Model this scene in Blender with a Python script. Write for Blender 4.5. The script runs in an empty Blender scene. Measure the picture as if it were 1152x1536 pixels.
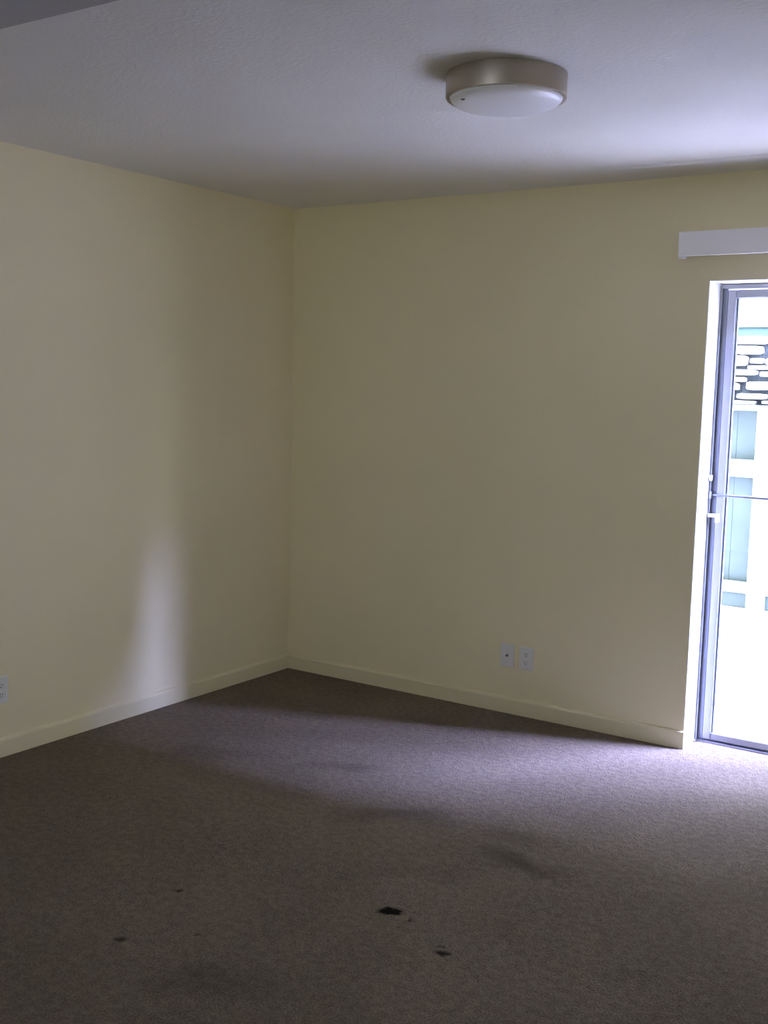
import bpy, bmesh, math, random
from mathutils import Vector, Matrix
random.seed(7)
C = bpy.context.scene.collection
PI = math.pi

# ------------------------------------------------------------------ camera
cam_d = bpy.data.cameras.new('camera'); cam = bpy.data.objects.new('camera', cam_d); C.objects.link(cam)
YAW, PITCH, ROLL, F_PX = 0.589, -0.1143, 0.0251, 1668.3
fw = Vector((-math.sin(YAW)*math.cos(PITCH), math.cos(YAW)*math.cos(PITCH), math.sin(PITCH)))
rt = Vector((math.cos(YAW), math.sin(YAW), 0)); up = rt.cross(fw)
r2 = rt*math.cos(ROLL) + up*math.sin(ROLL); u2 = -rt*math.sin(ROLL) + up*math.cos(ROLL)
M = Matrix.Identity(4)
for i in range(3):
    M[i][0], M[i][1], M[i][2] = r2[i], u2[i], -fw[i]
M[0][3], M[1][3], M[2][3] = 3.7143, -4.6521, 1.5458
cam.matrix_world = M
cam_d.sensor_fit = 'VERTICAL'; cam_d.sensor_height = 36.0; cam_d.lens = F_PX*36.0/1536.0
cam_d.clip_start = 0.05; cam_d.clip_end = 200
bpy.context.scene.camera = cam

# ------------------------------------------------------------------ sky, sun, exposure
SKY_STRENGTH = 10.0
SUN_STRENGTH = 132.0
w = bpy.data.worlds.new('sky'); bpy.context.scene.world = w; w.use_nodes = True
nt = w.node_tree; bg = nt.nodes['Background']
tc = nt.nodes.new('ShaderNodeTexCoord'); sp = nt.nodes.new('ShaderNodeSeparateXYZ')
cr = nt.nodes.new('ShaderNodeValToRGB')
nt.links.new(tc.outputs['Generated'], sp.inputs[0]); nt.links.new(sp.outputs['Z'], cr.inputs[0])
cr.color_ramp.elements[0].position = 0.0; cr.color_ramp.elements[0].color = (0.86, 0.88, 1.0, 1)
cr.color_ramp.elements[1].position = 1.0; cr.color_ramp.elements[1].color = (0.62, 0.70, 1.0, 1)
nt.links.new(cr.outputs[0], bg.inputs[0]); bg.inputs[1].default_value = SKY_STRENGTH
w.cycles.sampling_method = 'MANUAL'; w.cycles.sample_map_resolution = 256

sun_d = bpy.data.lights.new('sun', 'SUN'); sun = bpy.data.objects.new('sun', sun_d); C.objects.link(sun)
sun_d.energy = SUN_STRENGTH; sun_d.color = (0.41, 0.43, 1.0); sun_d.angle = math.radians(50)      # sun behind thin bright cloud
SUN_AZ, SUN_EL = math.radians(20), math.radians(44)
sun_dir = -Vector((math.cos(SUN_AZ)*math.cos(SUN_EL), math.sin(SUN_AZ)*math.cos(SUN_EL), math.sin(SUN_EL)))   # low, from the open end of the side yard
sun.rotation_euler = sun_dir.to_track_quat('-Z', 'Y').to_euler(); sun.location = (3, -6, 12)

S = bpy.context.scene
S.view_settings.view_transform = 'Standard'; S.view_settings.look = 'None'
S.view_settings.gamma = 1.0; S.view_settings.exposure = 0.98; S.view_settings.use_curve_mapping = False
S.cycles.use_denoising = True
S.cycles.max_bounces = 16; S.cycles.diffuse_bounces = 12; S.cycles.transparent_max_bounces = 12
S.cycles.caustics_reflective = False; S.cycles.caustics_refractive = False
S.cycles.sample_clamp_indirect = 20.0

# sky portal filling the door opening: gives no light of its own, only guides the sampling of the sky
pd = bpy.data.lights.new('door_portal', 'AREA'); pd.shape = 'RECTANGLE'; pd.size = 1.70; pd.size_y = 2.0; pd.cycles.is_portal = True
po = bpy.data.objects.new('door_portal', pd); C.objects.link(po); po.location = (3.06, 0.24, 1.0)
po.rotation_euler = (-PI/2, 0, 0)

pd2 = pd.copy(); pd2.name = 'window_portal'; pd2.size = 1.0; pd2.size_y = 0.75
po2 = bpy.data.objects.new('window_portal', pd2); C.objects.link(po2); po2.location = (2.05, -6.13, 1.725); po2.rotation_euler = (PI/2, 0, 0)

# ------------------------------------------------------------------ materials
def mat(name, col, rough=0.6, metal=0.0, spec=0.5):
    m = bpy.data.materials.new(name); m.use_nodes = True
    b = m.node_tree.nodes['Principled BSDF']
    b.inputs['Base Color'].default_value = (*col, 1); b.inputs['Roughness'].default_value = rough
    b.inputs['Metallic'].default_value = metal; b.inputs['Specular IOR Level'].default_value = spec
    return m
def N(m, t): return m.node_tree.nodes.new(t)
def L(m, a, b): m.node_tree.links.new(a, b)
def grain(m, scale, strength, dist=0.002, detail=3.0, mottle=0.0, mscale=4.0):
    """object-space bump and a light variation of colour"""
    b = m.node_tree.nodes['Principled BSDF']
    t = N(m, 'ShaderNodeTexCoord'); n = N(m, 'ShaderNodeTexNoise'); n.inputs['Scale'].default_value = scale; n.inputs['Detail'].default_value = detail
    L(m, t.outputs['Object'], n.inputs['Vector'])
    bp = N(m, 'ShaderNodeBump'); bp.inputs['Strength'].default_value = strength; bp.inputs['Distance'].default_value = dist
    L(m, n.outputs['Fac'], bp.inputs['Height']); L(m, bp.outputs[0], b.inputs['Normal'])
    if mottle:
        n2 = N(m, 'ShaderNodeTexNoise'); n2.inputs['Scale'].default_value = mscale; n2.inputs['Detail'].default_value = 4
        L(m, t.outputs['Object'], n2.inputs['Vector'])
        mr = N(m, 'ShaderNodeMapRange'); mr.inputs['From Min'].default_value = .3; mr.inputs['From Max'].default_value = .7
        mr.inputs['To Min'].default_value = 1-mottle; mr.inputs['To Max'].default_value = 1.0
        L(m, n2.outputs['Fac'], mr.inputs['Value'])
        mx = N(m, 'ShaderNodeVectorMath'); mx.operation = 'SCALE'; mx.inputs[0].default_value = b.inputs['Base Color'].default_value[:3]
        L(m, mr.outputs[0], mx.inputs['Scale']); L(m, mx.outputs[0], b.inputs['Base Color'])
    return m

m_wall = grain(mat('cream_wall_paint', (0.83, 0.76, 0.51), 0.75, spec=0.25), 90, 0.25, 0.002, mottle=0.04, mscale=1.5)
m_ceil = grain(mat('white_textured_ceiling', (0.79, 0.78, 0.73), 0.85, spec=0.2), 70, 0.6, 0.004, detail=5, mottle=0.05, mscale=2.0)
m_drop = grain(mat('shaded_soffit_grey', (0.42, 0.41, 0.42), 0.85, spec=0.2), 70, 0.5, 0.004, detail=5)  # ceiling tone darkened, the soffit's shade is put into the colour
m_base = grain(mat('cream_baseboard_paint', (0.75, 0.69, 0.46), 0.5, spec=0.4), 30, 0.05)
m_return = grain(mat('white_reveal_paint', (0.80, 0.80, 0.78), 0.6, spec=0.3), 90, 0.1)
m_alu = grain(mat('brushed_aluminium', (0.38, 0.39, 0.44), 0.42, 0.75), 120, 0.05)
m_aludark = mat('shaded_aluminium', (0.30, 0.32, 0.38), 0.5, 0.5)  # darkened to hold the shade of the jamb gap; also on the rod
m_bead = mat('pale_glazing_bead', (0.62, 0.68, 0.76), 0.5)
m_nickel = grain(mat('brushed_nickel', (0.46, 0.41, 0.33), 0.42, 0.75), 200, 0.08)
m_opal = mat('opal_glass', (0.93, 0.94, 0.95), 0.35, spec=0.5)
m_white = mat('white_plastic', (0.88, 0.87, 0.88), 0.45)
m_vinyl = mat('white_vinyl', (0.74, 0.73, 0.72), 0.5)
m_plate = mat('ivory_plastic', (0.76, 0.75, 0.70), 0.4)
m_dark = mat('dark_slot', (0.04, 0.04, 0.04), 0.6)
m_brass = mat('nickel_connector', (0.22, 0.20, 0.17), 0.35, 0.8)
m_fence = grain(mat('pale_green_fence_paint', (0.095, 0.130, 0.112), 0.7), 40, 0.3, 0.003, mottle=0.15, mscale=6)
m_fence_trim = grain(mat('weathered_white_rail', (0.32, 0.38, 0.355), 0.7), 40, 0.3, 0.003, mottle=0.1, mscale=6)  # posts, rails and cap, paler than the boards
m_mortar = grain(mat('dark_mortar', (0.055, 0.07, 0.075), 0.9), 60, 0.8, 0.01, mottle=0.3, mscale=8)
m_stone = [grain(mat('pale_field_stone', c, 0.8), 25, 0.5, 0.01, mottle=0.2, mscale=5) for c in ((0.62,0.60,0.57),(0.66,0.65,0.62),(0.58,0.57,0.55))]
m_roof = grain(mat('pale_metal_roofing', (0.62, 0.66, 0.66), 0.5), 10, 0.1, mottle=0.12, mscale=2)
m_fascia = grain(mat('teal_fascia_paint', (0.14, 0.25, 0.22), 0.6), 20, 0.1)
m_conc = grain(mat('light_concrete', (0.45, 0.41, 0.30), 0.85), 60, 0.5, 0.004, mottle=0.15, mscale=3)
m_yard = grain(mat('pale_gravel_ground', (0.60, 0.57, 0.50), 0.9), 80, 1.0, 0.01, mottle=0.25, mscale=5)
m_render = grain(mat('house_render', (0.45, 0.43, 0.38), 0.85), 60, 0.4)
m_soffit = mat('eave_board_paint', (0.55, 0.52, 0.46), 0.8)

m_glass = bpy.data.materials.new('clear_glass'); m_glass.use_nodes = True
nn = m_glass.node_tree.nodes; nn.clear()
o_ = nn.new('ShaderNodeOutputMaterial'); mx = nn.new('ShaderNodeMixShader'); tr = nn.new('ShaderNodeBsdfTransparent'); gl = nn.new('ShaderNodeBsdfGlossy'); lw = nn.new('ShaderNodeLayerWeight'); pw = nn.new('ShaderNodeMath'); fr = nn.new('ShaderNodeMath')
tr.inputs[0].default_value = (0.93, 0.96, 0.95, 1); gl.inputs['Roughness'].default_value = 0.02
lw.inputs['Blend'].default_value = 0.5; pw.operation = 'POWER'; pw.inputs[1].default_value = 5.0; fr.operation = 'MULTIPLY_ADD'; fr.inputs[1].default_value = 0.8; fr.inputs[2].default_value = 0.03
m_glass.node_tree.links.new(lw.outputs['Facing'], pw.inputs[0]); m_glass.node_tree.links.new(pw.outputs[0], fr.inputs[0])
m_glass.node_tree.links.new(fr.outputs[0], mx.inputs[0]); m_glass.node_tree.links.new(tr.outputs[0], mx.inputs[1])
m_glass.node_tree.links.new(gl.outputs[0], mx.inputs[2]); m_glass.node_tree.links.new(mx.outputs[0], o_.inputs[0])

# carpet: cut-pile taupe, with soiling and burn spots at fixed places on the floor
m_carpet = mat('taupe_cut_pile_carpet', (0.25, 0.2, 0.16), 0.95, spec=0.1)
b = m_carpet.node_tree.nodes['Principled BSDF']
t = N(m_carpet, 'ShaderNodeTexCoord')
nf = N(m_carpet, 'ShaderNodeTexNoise'); nf.inputs['Scale'].default_value = 160; nf.inputs['Detail'].default_value = 3
nm = N(m_carpet, 'ShaderNodeTexNoise'); nm.inputs['Scale'].default_value = 38; nm.inputs['Detail'].default_value = 3
nl = N(m_carpet, 'ShaderNodeTexNoise'); nl.inputs['Scale'].default_value = 1.6; nl.inputs['Detail'].default_value = 4
for n in (nf, nm, nl): L(m_carpet, t.outputs['Object'], n.inputs['Vector'])
def mrange(src, a, b_, lo, hi, smooth=True):
    r = N(m_carpet, 'ShaderNodeMapRange'); r.inputs['From Min'].default_value = a; r.inputs['From Max'].default_value = b_
    r.inputs['To Min'].default_value = lo; r.inputs['To Max'].default_value = hi
    if smooth: r.interpolation_type = 'SMOOTHSTEP'
    L(m_carpet, src, r.inputs['Value']); return r.outputs[0]
def mul(a, b_):
    q = N(m_carpet, 'ShaderNodeMath'); q.operation = 'MULTIPLY'; L(m_carpet, a, q.inputs[0]); L(m_carpet, b_, q.inputs[1]); return q.outputs[0]
fac = mul(mrange(nf.outputs['Fac'], .3, .7, .72, 1.25), mrange(nm.outputs['Fac'], .3, .7, .86, 1.12))
fac = mul(fac, mrange(nl.outputs['Fac'], .35, .68, .90, 1.06))
dn = N(m_carpet, 'ShaderNodeTexNoise'); dn.inputs['Scale'].default_value = 30; dn.inputs['Detail'].default_value = 2
dl = N(m_carpet, 'ShaderNodeTexNoise'); dl.inputs['Scale'].default_value = 4; dl.inputs['Detail'].default_value = 3
for n in (dn, dl): L(m_carpet, t.outputs['Object'], n.inputs['Vector'])
def warped(n, amt):
    s_ = N(m_carpet, 'ShaderNodeVectorMath'); s_.operation = 'SUBTRACT'; L(m_carpet, n.outputs['Color'], s_.inputs[0]); s_.inputs[1].default_value = (.5, .5, .5)
    k = N(m_carpet, 'ShaderNodeVectorMath'); k.operation = 'SCALE'; k.inputs['Scale'].default_value = amt; L(m_carpet, s_.outputs[0], k.inputs[0])
    a = N(m_carpet, 'ShaderNodeVectorMath'); a.operation = 'ADD'; L(m_carpet, t.outputs['Object'], a.inputs[0]); L(m_carpet, k.outputs[0], a.inputs[1]); return a.outputs[0]
wv, wl = warped(dn, 0.035), warped(dl, 0.35)
def stain(f, x, y, rx, ry, dark, src, soft, rot=0.0):
    mp = N(m_carpet, 'ShaderNodeMapping'); mp.vector_type = 'TEXTURE'
    mp.inputs['Location'].default_value = (x, y, 0); mp.inputs['Rotation'].default_value = (0, 0, rot); mp.inputs['Scale'].default_value = (rx, ry, 1.0)
    L(m_carpet, src, mp.inputs['Vector'])
    flat = N(m_carpet, 'ShaderNodeVectorMath'); flat.operation = 'MULTIPLY'; flat.inputs[1].default_value = (1, 1, 0); L(m_carpet, mp.outputs[0], flat.inputs[0])
    ln = N(m_carpet, 'ShaderNodeVectorMath'); ln.operation = 'LENGTH'; L(m_carpet, flat.outputs[0], ln.inputs[0])
    return mul(f, mrange(ln.outputs['Value'], soft, 1.0, dark, 1.0))
for s_ in ((2.015,-2.024,.050,.030,.03,wv,.5,YAW), (2.268,-2.14,.030,.022,.12,wv,.4,YAW), (2.24,-2.115,.018,.012,.4,wv,.2,YAW),
           (2.092,-2.038,.012,.012,.35,wv,.2,0), (1.425,-2.298,.024,.016,.3,wv,.2,YAW), (1.506,-2.61,.026,.02,.3,wv,.2,YAW), (1.66,-2.46,.014,.012,.6,wv,.2,YAW),
           (2.18,-1.51,.26,.12,.58,wl,.1,YAW-.5), (2.05,-1.30,.30,.12,.74,wl,.1,YAW-.3), (1.63,-1.37,.34,.16,.68,wl,.1,YAW), (1.18,-1.09,.28,.10,.66,wl,.1,YAW),
           (0.67,-1.28,.30,.14,.78,wl,.1,YAW), (1.83,-2.634,.26,.12,.80,wl,.1,YAW), (1.95,-1.75,.30,.12,.86,wl,.1,YAW), (2.75,-1.95,.16,.07,.8,wl,.1,YAW)):
    fac = stain(fac, *s_)
sc_ = N(m_carpet, 'ShaderNodeVectorMath'); sc_.operation = 'SCALE'; sc_.inputs[0].default_value = (0.18, 0.146, 0.106)
L(m_carpet, fac, sc_.inputs['Scale']); L(m_carpet, sc_.outputs[0], b.inputs['Base Color'])
bp = N(m_carpet, 'ShaderNodeBump'); bp.inputs['Strength'].default_value = 0.9; bp.inputs['Distance'].default_value = 0.008
ad = N(m_carpet, 'ShaderNodeMath'); ad.operation = 'ADD'; L(m_carpet, nf.outputs['Fac'], ad.inputs[0]); L(m_carpet, nm.outputs['Fac'], ad.inputs[1])
L(m_carpet, ad.outputs[0], bp.inputs['Height']); L(m_carpet, bp.outputs[0], b.inputs['Normal'])

# ------------------------------------------------------------------ helpers
def box(bm, x0, x1, y0, y1, z0, z1, bev=0.0, seg=2):
    vs = [bm.verts.new(p) for p in ((x0,y0,z0),(x1,y0,z0),(x1,y1,z0),(x0,y1,z0),(x0,y0,z1),(x1,y0,z1),(x1,y1,z1),(x0,y1,z1))]
    fs = [bm.faces.new([vs[i] for i in q]) for q in ((0,3,2,1),(4,5,6,7),(0,1,5,4),(1,2,6,5),(2,3,7,6),(3,0,4,7))]
    if bev:
        es = list({e for f in fs for e in f.edges})
        bmesh.ops.bevel(bm, geom=es, offset=bev, segments=seg, affect='EDGES', profile=0.5)
def lathe(bm, prof, n=64, cx=0, cy=0, close=False):
    rings = []
    for r, z in prof:
        if r < 1e-6: rings.append([bm.verts.new((cx, cy, z))])
        else: rings.append([bm.verts.new((cx+r*math.cos(2*PI*i/n), cy+r*math.sin(2*PI*i/n), z)) for i in range(n)])
    pairs = list(zip(rings, rings[1:])) + ([(rings[-1], rings[0])] if close else [])
    for a, c in pairs:
        for i in range(n):
            j = (i+1) % n
            q = [a[i % len(a)], a[j % len(a)], c[j % len(c)], c[i % len(c)]]
            q = [v for k, v in enumerate(q) if v not in q[:k]]
            if len(q) > 2: bm.faces.new(q)
def rod(bm, p0, p1, r, n=16):
    p0, p1 = Vector(p0), Vector(p1); d = p1-p0; q = d.to_track_quat('Z', 'Y').to_matrix().to_4x4()
    bmesh.ops.create_cone(bm, cap_ends=True, segments=n, radius1=r, radius2=r, depth=d.length, matrix=Matrix.Translation((p0+p1)/2) @ q)
def obj(name, bm, m, parent=None, smooth=False, kind=None):
    bmesh.ops.recalc_face_normals(bm, faces=bm.faces)
    me = bpy.data.meshes.new(name); bm.to_mesh(me); bm.free(); me.materials.append(m)
    if smooth:
        for p in me.polygons: p.use_smooth = True
        try: me.set_sharp_from_angle(angle=math.radians(35))
        except Exception: pass
    o = bpy.data.objects.new(name, me); C.objects.link(o)
    if parent: o.parent = parent
    if kind: o['kind'] = kind
    return o
def boxes(name, m, lst, parent=None, bev=0.0, kind=None):
    bm = bmesh.new()
    for q in lst: box(bm, *q, bev=bev)
    return obj(name, bm, m, parent, kind=kind)
def thing(name, label=None, cat=None, loc=(0,0,0), rz=0, group=None, kind=None):
    o = bpy.data.objects.new(name, None); C.objects.link(o); o.empty_display_size = 0.05
    o.location = loc; o.rotation_euler = (0, 0, rz)
    if label: o['label'] = label
    if cat: o['category'] = cat
    if group: o['group'] = group
    if kind: o['kind'] = kind
    return o

# ------------------------------------------------------------------ room shell
RX, RY, HC = 4.6, -6.0, 2.44           # right wall, wall behind the camera, ceiling height
WT = 0.24                               # thickness of the back wall
DX0, DX1, DH = 2.205, 3.92, 2.007       # door opening
boxes('floor', m_carpet, [(-0.1, RX+0.1, RY-0.1, 0.0, -0.08, 0.0), (DX0, DX1, 0.0, 0.145, -0.08, 0.0)], kind='structure')
boxes('ceiling', m_ceil, [(-0.1, RX+0.1, RY-0.1, WT, HC, HC+0.1)], kind='structure')
boxes('wall_left', m_wall, [(-0.12, 0.0, RY-0.1, WT, 0.0, HC)], kind='structure')
boxes('wall_right', m_wall, [(RX, RX+0.12, RY-0.1, WT, 0.0, HC)], kind='structure')
FX0, FX1, FZ0, FZ1 = 1.55, 2.55, 1.35, 2.1     # unseen window added behind the camera to brighten the walls
boxes('wall_front', m_wall, [(0.0, FX0, RY-0.12, RY, 0.0, HC), (FX1, RX, RY-0.12, RY, 0.0, HC), (FX0, FX1, RY-0.12, RY, 0.0, FZ0), (FX0, FX1, RY-0.12, RY, FZ1, HC)], kind='structure')
wb = boxes('wall_back', m_wall, [(0.0, DX0-0.002, 0.0, WT, 0.0, HC), (DX1+0.002, RX, 0.0, WT, 0.0, HC), (DX0-0.002, DX1+0.002, 0.0, WT, DH+0.002, HC)], kind='structure')
win = thing('fill_window_1', kind='structure')
boxes('frame', m_alu, [(FX0+.001, FX0+0.04, RY-0.09, RY-0.04, FZ0+.001, FZ1-.001), (FX1-0.04, FX1-.001, RY-0.09, RY-0.04, FZ0+.001, FZ1-.001), (FX0+0.04, FX1-0.04, RY-0.09, RY-0.04, FZ1-0.04, FZ1-.001), (FX0+0.04, FX1-0.04, RY-0.09, RY-0.04, FZ0+.001, FZ0+0.04), ((FX0+FX1)/2-0.02, (FX0+FX1)/2+0.02, RY-0.09, RY-0.04, FZ0+0.04, FZ1-0.04)], win)
for q0, q1 in ((FX0+0.041, (FX0+FX1)/2-0.021), ((FX0+FX1)/2+0.021, FX1-0.041)): boxes('glass_pane', m_glass, [(q0, q1, RY-0.067, RY-0.063, FZ0+0.041, FZ1-0.041)], win)
# white-painted drywall returns round the door opening
boxes('door_reveal', m_return, [(DX0-0.0019, DX0+0.001, 0.002, 0.165, 0.0, DH), (DX1-0.001, DX1+0.0019, 0.002, 0.165, 0.0, DH), (DX0+0.001, DX1-0.001, 0.002, 0.165, DH-0.001, DH+0.0019)], wb)
boxes('exterior_cladding', m_render, [(-3.0, DX0-0.03, WT, WT+0.02, -0.3, HC+0.25), (DX1+0.03, 9.5, WT, WT+0.02, -0.3, HC+0.25), (DX0-0.03, DX1+0.03, WT, WT+0.02, DH+0.03, HC+0.25)], wb)
# lowered ceiling over the near end of the room
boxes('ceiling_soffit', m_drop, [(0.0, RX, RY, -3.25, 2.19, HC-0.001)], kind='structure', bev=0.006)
# slightly proud drywall joint along the ceiling beside the back wall
bm = bmesh.new()
ring = []
xs = [1.66, 1.78, 1.9, 2.1, 2.5, 3.0, 3.6, 4.2, RX-0.002]
for i, x in enumerate(xs):
    h = 0.009*min(1, (i/3.0)); yj = -0.277 + 0.012*math.sin(x*1.3)
    ring.append([bm.verts.new((x, yj-0.03, HC-0.0002)), bm.verts.new((x, yj-0.008, HC-0.0004-h)), bm.verts.new((x, yj+0.004, HC-0.0004-h*0.9)), bm.verts.new((x, yj+0.010, HC-0.0002))])
for a, c in zip(ring, ring[1:]):
    for k in range(3): bm.faces.new((a[k], a[k+1], c[k+1], c[k]))
o = obj('trim_1', bm, m_ceil, kind='structure', smooth=False)
# baseboards
def baseboard(name, pts):
    bm = bmesh.new(); pr = []
    (x0, y0, nx, ny), (x1, y1, mx_, my_) = pts
    prof = ((0.0, 0.0), (0.013, 0.0), (0.013, 0.066), (0.010, 0.074), (0.004, 0.078), (0.0, 0.078))
    A = [bm.verts.new((x0+nx*d, y0+ny*d, z)) for d, z in prof]; B = [bm.verts.new((x1+mx_*d, y1+my_*d, z)) for d, z in prof]
    n = len(prof)
    for k in range(n): bm.faces.new((A[k], A[(k+1) % n], B[(k+1) % n], B[k]))
    bm.faces.new(A[::-1]); bm.faces.new(B)
    return obj(name, bm, m_base, kind='structure')
e = 0.0004
baseboard('baseboard_back', ((e, -e, 1, -1), (DX0+0.004, -e, 0, -1)))
baseboard('baseboard_left', ((e, -e, 1, -1), (e, RY+e, 1, 1)))
baseboard('baseboard_back_right', ((DX1-0.004, -e, 0, -1), (RX-e, -e, -1, -1)))
baseboard('baseboard_right', ((RX-e, -e, -1, -1), (RX-e, RY+e, -1, 1)))
baseboard('baseboard_front', ((e, RY+e, 1, 1), (RX-e, RY+e, -1, 1)))

# ------------------------------------------------------------------ sliding glass door (door_1)
door = thing('door_1', kind='structure')
a0, a1 = DX0+0.003, DX1-0.003
bm = bmesh.new()
for x0, x1 in ((a0, a0+0.006), (a1-0.006, a1)): box(bm, x0, x1, 0.150, 0.235, -0.01, DH-0.004)
box(bm, a0+0.006, a1-0.006, 0.150, 0.235, DH-0.020, DH-0.004)
obj('frame', bm, m_alu, door)
boxes('jamb_channel', m_aludark, [(a0+0.006, a0+0.024, 0.172, 0.225, 0.0, DH-0.02)], door)  # dark strip standing for the shadow between frame and sash
boxes('threshold', m_alu, [(a0+0.006, a1-0.006, 0.146, 0.235, -0.03, 0.006), (a0+0.006, a1-0.006, 0.176, 0.181, 0.006, 0.014), (a0+0.006, a1-0.006, 0.206, 0.211, 0.006, 0.014)], door)
XM = (a0+a1)/2
def sash(x0, x1, y0, y1):
    st, zt, zb = 0.036, DH-0.026, 0.010
    s_ = obj('sash', (lambda bm: (box(bm, x0, x0+st, y0, y1, zb, zt, 0.003, 1), box(bm, x1-st, x1, y0, y1, zb, zt, 0.003, 1),
             box(bm, x0+st, x1-st, y0, y1, zt-0.034, zt, 0.003, 1), box(bm, x0+st, x1-st, y0, y1, zb, zb+0.032, 0.003, 1), bm)[-1])(bmesh.new()), m_alu, door)
    ym = (y0+y1)/2
    boxes('glass_pane', m_glass, [(x0+st+0.001, x1-st-0.001, ym-0.002, ym+0.002, zb+0.033, zt-0.035)], s_)
    boxes('glazing_bead', m_bead, [(x0+st, x0+st+0.008, ym+0.003, y1-0.001, zb+0.032, zt-0.034), (x1-st-0.008, x1-st, ym+0.003, y1-0.001, zb+0.032, zt-0.034)], s_)
    return s_
s1 = sash(a0+0.026, XM+0.02, 0.164, 0.192)
s2 = sash(XM-0.02, a1-0.018, 0.198, 0.226)
boxes('strike', m_white, [(a0+0.001, a0+0.012, 0.128, 0.150, 1.165, 1.190)], door, bev=0.002)
bm = bmesh.new(); box(bm, a0, a0+0.045, 0.138, 0.150, 1.006, 1.022, 0.002); box(bm, a0+0.036, a0+0.048, 0.130, 0.164, 0.985, 1.022, 0.002)
obj('latch', bm, m_white, door)
# security bar across the opening
bar = thing('security_bar', 'thin horizontal metal bar across the sliding glass door at mid height', 'bar')
bm = bmesh.new(); rod(bm, (a0+0.010, 0.155, 1.103), (XM+0.01, 0.155, 1.103), 0.0055); obj('rod', bm, m_aludark, bar, smooth=True)
boxes('bracket', m_alu, [(a0+0.0005, a0+0.012, 0.142, 0.168, 1.085, 1.121)], bar, bev=0.002)
boxes('bracket', m_alu, [(XM+0.002, XM+0.02, 0.148, 0.163, 1.085, 1.121)], bar, bev=0.002)

# ------------------------------------------------------------------ vertical blind over the door
hr = thing('blind_headrail', 'white plastic valance box of a vertical blind fixed to the wall above the glass door', 'blind')
X0, X1 = 2.10, 4.05
bm = bmesh.new()
box(bm, X0, X1, -0.105, -0.100, 2.100, 2.198, 0.0015, 1)          # fascia
obj('fascia', bm, m_white, hr)
boxes('end_cap', m_vinyl, [(X0-0.001, X0+0.004, -0.0995, -0.001, 2.100, 2.196)], hr, bev=0.001)
boxes('end_cap', m_vinyl, [(X1-0.004, X1+0.001, -0.0995, -0.001, 2.100, 2.196)], hr, bev=0.001)
boxes('clip', m_vinyl, [(X0+0.002, X0+0.026, -0.107, -0.096, 2.090, 2.0995)], hr, bev=0.0015)
boxes('top_panel', m_vinyl, [(X0+0.005, X1-0.005, -0.0995, -0.001, 2.190, 2.194)], hr)
boxes('track', m_white, [(X0+0.02, X1-0.02, -0.070, -0.030, 2.130, 2.160)], hr)
boxes('bottom_lip', m_vinyl, [(X0+0.03, X1-0.006, -0.0998, -0.086, 2.1005, 2.104)], hr)
N_V = 12
for k in range(N_V):                                               # unseen vanes, added over the far half of the door to narrow the beam
    bm = bmesh.new(); x = 3.02 + k*(X1-0.06-3.02)/(N_V-1); n = 6
    a = [[bm.verts.new((x + (u/n-0.5)*0.089*math.cos(.3) , -0.05 + (u/n-0.5)*0.089*math.sin(.3) - 0.006*math.sin(PI*u/n), z)) for u in range(n+1)] for z in (0.03, 2.128)]
    for u in range(n): bm.faces.new((a[0][u], a[0][u+1], a[1][u+1], a[1][u]))
    v = obj('added_vane', bm, m_vinyl, hr, smooth=True)
    sd = v.modifiers.new('thick', 'SOLIDIFY'); sd.thickness = 0.0015

# ------------------------------------------------------------------ ceiling light
lt = thing('ceiling_light', 'round flush ceiling lamp with brushed metal band and white opal glass', 'ceiling light', (2.13, -1.70, HC-0.0005))
R_ = 0.175
bm = bmesh.new(); lathe(bm, ((R_-0.004, 0.0), (R_, 0.0), (R_, -0.062), (R_-0.0015, -0.066), (R_-0.010, -0.067), (R_-0.010, -0.060), (R_-0.004, -0.060)), 96, close=True)
obj('band', bm, m_nickel, lt, smooth=True)
bm = bmesh.new(); lathe(bm, [(0.0, -0.100)] + [((R_-0.0105)*math.sin(a*PI/2/10)**0.9, -0.060 - 0.040*math.cos(a*PI/2/10)**0.9) for a in range(1, 11)] + [(0.0, -0.055)], 96)
obj('diffuser', bm, m_opal, lt, smooth=True)
bm = bmesh.new(); lathe(bm, ((0.0, 0.0), (R_-0.008, 0.0), (R_-0.008, -0.004), (0.0, -0.004)), 48)
obj('mounting_plate', bm, m_white, lt)
# a small dark fleck lies in the glass near the camera-left side
bm = bmesh.new(); lathe(bm, ((0.0, -0.0008), (0.006, -0.0008), (0.0065, 0.0004), (0.0, 0.0008)), 12); fl = obj('fleck', bm, m_dark, lt); fl['label'] = 'small dark speck on the glass'
fl.location = (-0.073, -0.120, -0.0838)

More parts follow.
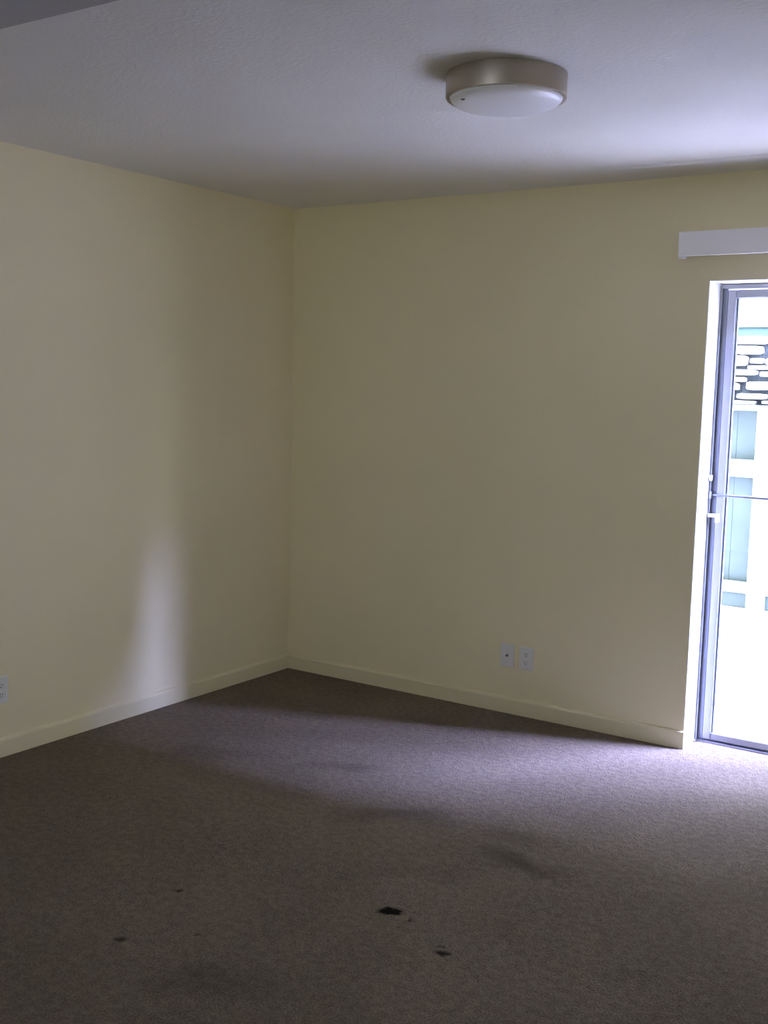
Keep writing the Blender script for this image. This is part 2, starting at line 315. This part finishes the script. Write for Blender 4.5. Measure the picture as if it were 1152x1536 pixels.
# ------------------------------------------------------------------ wall plates
def plate_parts(root, duplex):
    w_, h_ = 0.072, 0.112
    bm = bmesh.new(); box(bm, -w_/2, w_/2, -0.0055, 0.0, -h_/2, h_/2, 0.0025, 2); obj('cover_plate', bm, m_plate, root)
    if duplex:
        for s_ in (-1, 1):
            rc = obj('receptacle', (lambda bm: (box(bm, -0.017, 0.017, -0.0075, -0.0056, s_*0.0195-0.014, s_*0.0195+0.014, 0.002, 2), bm)[-1])(bmesh.new()), m_plate, root)
            bm = bmesh.new()
            box(bm, -0.0075, -0.0055, -0.0085, -0.0076, s_*0.0195-0.001, s_*0.0195+0.008); box(bm, 0.0050, 0.0068, -0.0085, -0.0076, s_*0.0195-0.001, s_*0.0195+0.007)
            rod(bm, (0, -0.0085, s_*0.0195-0.007), (0, -0.0076, s_*0.0195-0.007), 0.0024, 10)
            obj('slots', bm, m_dark, rc)
        bm = bmesh.new(); rod(bm, (0, -0.0068, 0), (0, -0.0056, 0), 0.003, 12); obj('screw', bm, m_white, root)
    else:
        bm = bmesh.new(); rod(bm, (0, -0.006, 0), (0, -0.0056, 0), 0.0075, 6); rod(bm, (0, -0.016, 0), (0, -0.006, 0), 0.0047, 14); obj('coaxial_connector', bm, m_brass, root)
        for s_ in (-1, 1):
            bm = bmesh.new(); rod(bm, (0, -0.0068, s_*0.042), (0, -0.0056, s_*0.042), 0.003, 12); obj('screw', bm, m_white, root)
p1 = thing('cable_plate', 'white wall plate with one dark round cable socket, low on the back wall', 'wall plate', (1.336, -0.0004, 0.279)); plate_parts(p1, False)
p2 = thing('power_outlet', 'white double power outlet beside the cable plate, low on the back wall', 'outlet', (1.436, -0.0004, 0.277)); plate_parts(p2, True)
p3 = thing('power_outlet', 'pale outlet low on the left wall, cut by the left edge of the photo', 'outlet', (0.0004, -1.858, 0.277), PI/2); plate_parts(p3, True)

# ------------------------------------------------------------------ outside: ground, eave
boxes('patio_slab', m_conc, [(-3.0, 9.5, 0.265, 2.0, -0.25, -0.10)], kind='structure')
boxes('yard_ground', m_yard, [(-12, 22, 2.0, 30, -0.30, -0.11), (-12, -3.0, -8, 2.0, -0.30, -0.11), (9.5, 22, -8, 2.0, -0.30, -0.11)], kind='structure')
boxes('sky_blocker_eave', m_soffit, [(-3.0, 9.5, -6.4, 0.80, HC+0.26, HC+0.40)], kind='structure')  # unseen slab, added to cast shade by the door and block high sky
bm = bmesh.new()
for k in range(260):
    x = random.uniform(-0.6, 5.0); y = 2.03 + abs(random.gauss(0, 0.035)); r = random.uniform(0.008, 0.022)
    bmesh.ops.create_icosphere(bm, subdivisions=1, radius=r, matrix=Matrix.Translation((x, y, -0.11+r*0.3)) @ Matrix.Diagonal((1, random.uniform(.7, 1.1), .6, 1)))
pb = obj('pebbles', bm, m_stone[1], None, smooth=True); pb['kind'] = 'stuff'; pb['label'] = 'loose pale pebbles along the edge of the concrete patio outside'; pb['category'] = 'pebbles'

# ------------------------------------------------------------------ fence
FY = 4.0
fence = thing('garden_fence', 'pale green board fence with posts and a mid rail, outside beyond the patio', 'fence')
def fb(name, m, q, bev=0.0, lab=None):
    o = boxes(name, m, [q], fence, bev=bev)
    if lab: o['label'] = lab
    return o
x = -1.0; zt = 1.415
posts = [-1.10, 1.345, 3.79, 6.235, 8.68]
for px in posts: fb('post', m_fence_trim, (px, px+0.14, FY-0.05, FY+0.05, -0.11, zt), 0.004)
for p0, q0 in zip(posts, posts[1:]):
    fb('rail', m_fence_trim, (p0+0.141, q0-0.001, FY-0.035, FY+0.018, 0.905, 1.040), 0.004)
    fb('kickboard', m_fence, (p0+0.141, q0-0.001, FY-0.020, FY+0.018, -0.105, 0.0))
    fb('rail', m_fence_trim, (p0+0.141, q0-0.001, FY-0.035, FY+0.018, 0.004, 0.09), 0.004)
x = posts[0]-0.02
while x < posts[-1]:
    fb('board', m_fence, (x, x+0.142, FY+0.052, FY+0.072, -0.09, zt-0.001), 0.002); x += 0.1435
fb('cap_rail', m_fence_trim, (posts[0]-0.05, posts[-1]+0.2, FY-0.07, FY+0.09, zt+0.0005, 1.456), 0.005)

# ------------------------------------------------------------------ stone wall behind the fence
SY = 4.42
sw = thing('stone_wall', 'dry-laid wall of pale flat stones with dark joints, behind the fence', 'wall')
def px_at(px, py, Y):                                    # where a picture point falls on the plane y = Y
    d = fw + r2*((px-576)/F_PX) + u2*((768-py)/F_PX); c = Vector((3.7143, -4.6521, 1.5458)); k = (Y-c.y)/d.y
    return c + d*k
ztop = px_at(1125, 505, SY).z
boxes('mortar_core', m_mortar, [(-1.6, 8.9, SY, SY+0.30, -0.11, ztop-0.02)], sw)
def stone(pts, proj_=0.05, mi=0):
    """pts: outline (x, z) counter-clockwise; a pillowed block standing proud of the mortar"""
    n = len(pts); cx = sum(p[0] for p in pts)/n; cz = sum(p[1] for p in pts)/n
    bm = bmesh.new(); rings = []
    for s_, d in ((1.0, 0.02), (1.0, -proj_*0.55), (0.93, -proj_*0.9), (0.75, -proj_)):
        rings.append([bm.verts.new((cx+(p[0]-cx)*s_, SY+d, cz+(p[1]-cz)*s_)) for p in pts])
    for a, c in zip(rings, rings[1:]):
        for i in range(n): bm.faces.new((a[i], a[(i+1) % n], c[(i+1) % n], c[i]))
    bm.faces.new(rings[-1])
    return obj('stone', bm, m_stone[mi % 3], sw, smooth=True)
def rounded(x0, x1, z0, z1, n=10, seed=0):
    rr = random.Random(seed); cx, cz, ax, az = (x0+x1)/2, (z0+z1)/2, (x1-x0)/2, (z1-z0)/2; out = []
    for i in range(n):
        a = 2*PI*i/n + .15; c, s_ = math.cos(a), math.sin(a); k = 0.42
        out.append((cx+ax*math.copysign(abs(c)**k, c)*rr.uniform(.92, 1), cz+az*math.copysign(abs(s_)**k, s_)*rr.uniform(.88, 1)))
    return out
seen = [  # x0, x1, y0, y1 in picture pixels
 (1101,1156,504,517),(1102,1148,518.5,532),(1095,1124,532.5,549.5),(1126,1148,537,546),(1149.5,1164,538,548),(1122,1158,548,555),(1095,1139,554,563.5),
 (1140,1164,557,566),(1094,1122,565,573.5),(1092,1111,574,586),(1119,1160,572,586),(1090,1100,587,597),(1105,1154,590,599.5),(1094,1137,600.5,607),(1143,1165,601,607)]
vx0, vx1 = px_at(1094, 560, SY).x, px_at(1158, 560, SY).x
zlow = 1.40
for k, (a, b_, c, d) in enumerate(seen):
    A = px_at((a+b_)/2, (c+d)/2, SY); x0 = px_at(a, (c+d)/2, SY).x; x1 = px_at(b_, (c+d)/2, SY).x; z1 = px_at((a+b_)/2, c, SY).z; z0 = px_at((a+b_)/2, d, SY).z
    stone(rounded(x0, x1, z0, z1, 10, k), 0.05, k)
for lo, hi in ((-1.55, px_at(1089, 560, SY).x-0.03), (px_at(1166, 560, SY).x+0.01, 7.0)):
    z = ztop; row = 0
    while z > 1.44:
        h = random.uniform(0.055, 0.085); x = lo + random.uniform(0, 0.05)
        while x < hi-0.06:
            ww = random.uniform(0.16, 0.36); x1 = min(x+ww, hi)
            if x1-x > 0.06: stone(rounded(x, x1-0.014, z-h+0.010, z, 8, int(x*100)+row), 0.05, row+int(x*7))
            x = x1
        z -= h; row += 1

# ------------------------------------------------------------------ neighbouring shed roof
shed = thing('neighbour_shed', 'pale shed with teal fascia and ribbed roof rising behind the stone wall', 'shed')
Y0 = 4.95; zf1 = px_at(1125, 487, Y0).z; zf0 = px_at(1125, 507, Y0).z - 0.10
boxes('wall', m_conc, [(-2.2, 8.6, Y0+0.35, Y0+0.5, -0.11, zf1+0.02)], shed)
boxes('fascia', m_fascia, [(-2.4, 8.8, Y0, Y0+0.03, zf0, zf1)], shed)
sl = math.tan(math.radians(24)); rib = 0.62; x = -2.4
D_ = 3.0
while x < 8.8-0.01:
    bm = bmesh.new(); x1 = min(x+rib, 8.8)
    n = 3; zz = lambda y: zf1+0.004+(y-Y0)*sl
    prof = [(x, 0.0), (x+0.02, 0.035), (x+0.05, 0.035), (x+0.07, 0.0), (x1-0.002, 0.0)]
    top = [[bm.verts.new((px, y, zz(y)+h)) for px, h in prof] for y in (Y0-0.03, Y0+D_)]
    bot = [[bm.verts.new((px, y, zz(y)-0.012)) for px, h in prof] for y in (Y0-0.03, Y0+D_)]
    for k in range(4):
        bm.faces.new((top[0][k], top[0][k+1], top[1][k+1], top[1][k])); bm.faces.new((bot[0][k+1], bot[0][k], bot[1][k], bot[1][k+1]))
        bm.faces.new((top[0][k+1], top[0][k], bot[0][k], bot[0][k+1])); bm.faces.new((top[1][k], top[1][k+1], bot[1][k+1], bot[1][k]))
    for k in (0, 4): bm.faces.new((top[0][k], top[1][k], bot[1][k], bot[0][k]))
    obj('roof_panel', bm, m_roof, shed); x += rib

# ------------------------------------------------------------------ unseen walls added round the yard to shape the light
boxes('sky_blocker_house', m_render, [(-7, 20.0, 8.0, 16, -0.11, 11.0)], kind='structure')  # unseen, added to cut off the sky in front of the door
boxes('beam_blocker_wall', m_render, [(4.25, 4.45, 0.262, 0.70, -0.10, HC+0.255)], kind='structure')  # unseen, added to trim the slanting light that enters the door
boxes('sky_blocker_upper', m_render, [(-3.0, 9.5, -6.1, 0.26, HC+0.41, 5.6)], kind='structure')  # unseen, added to keep skylight off the fence
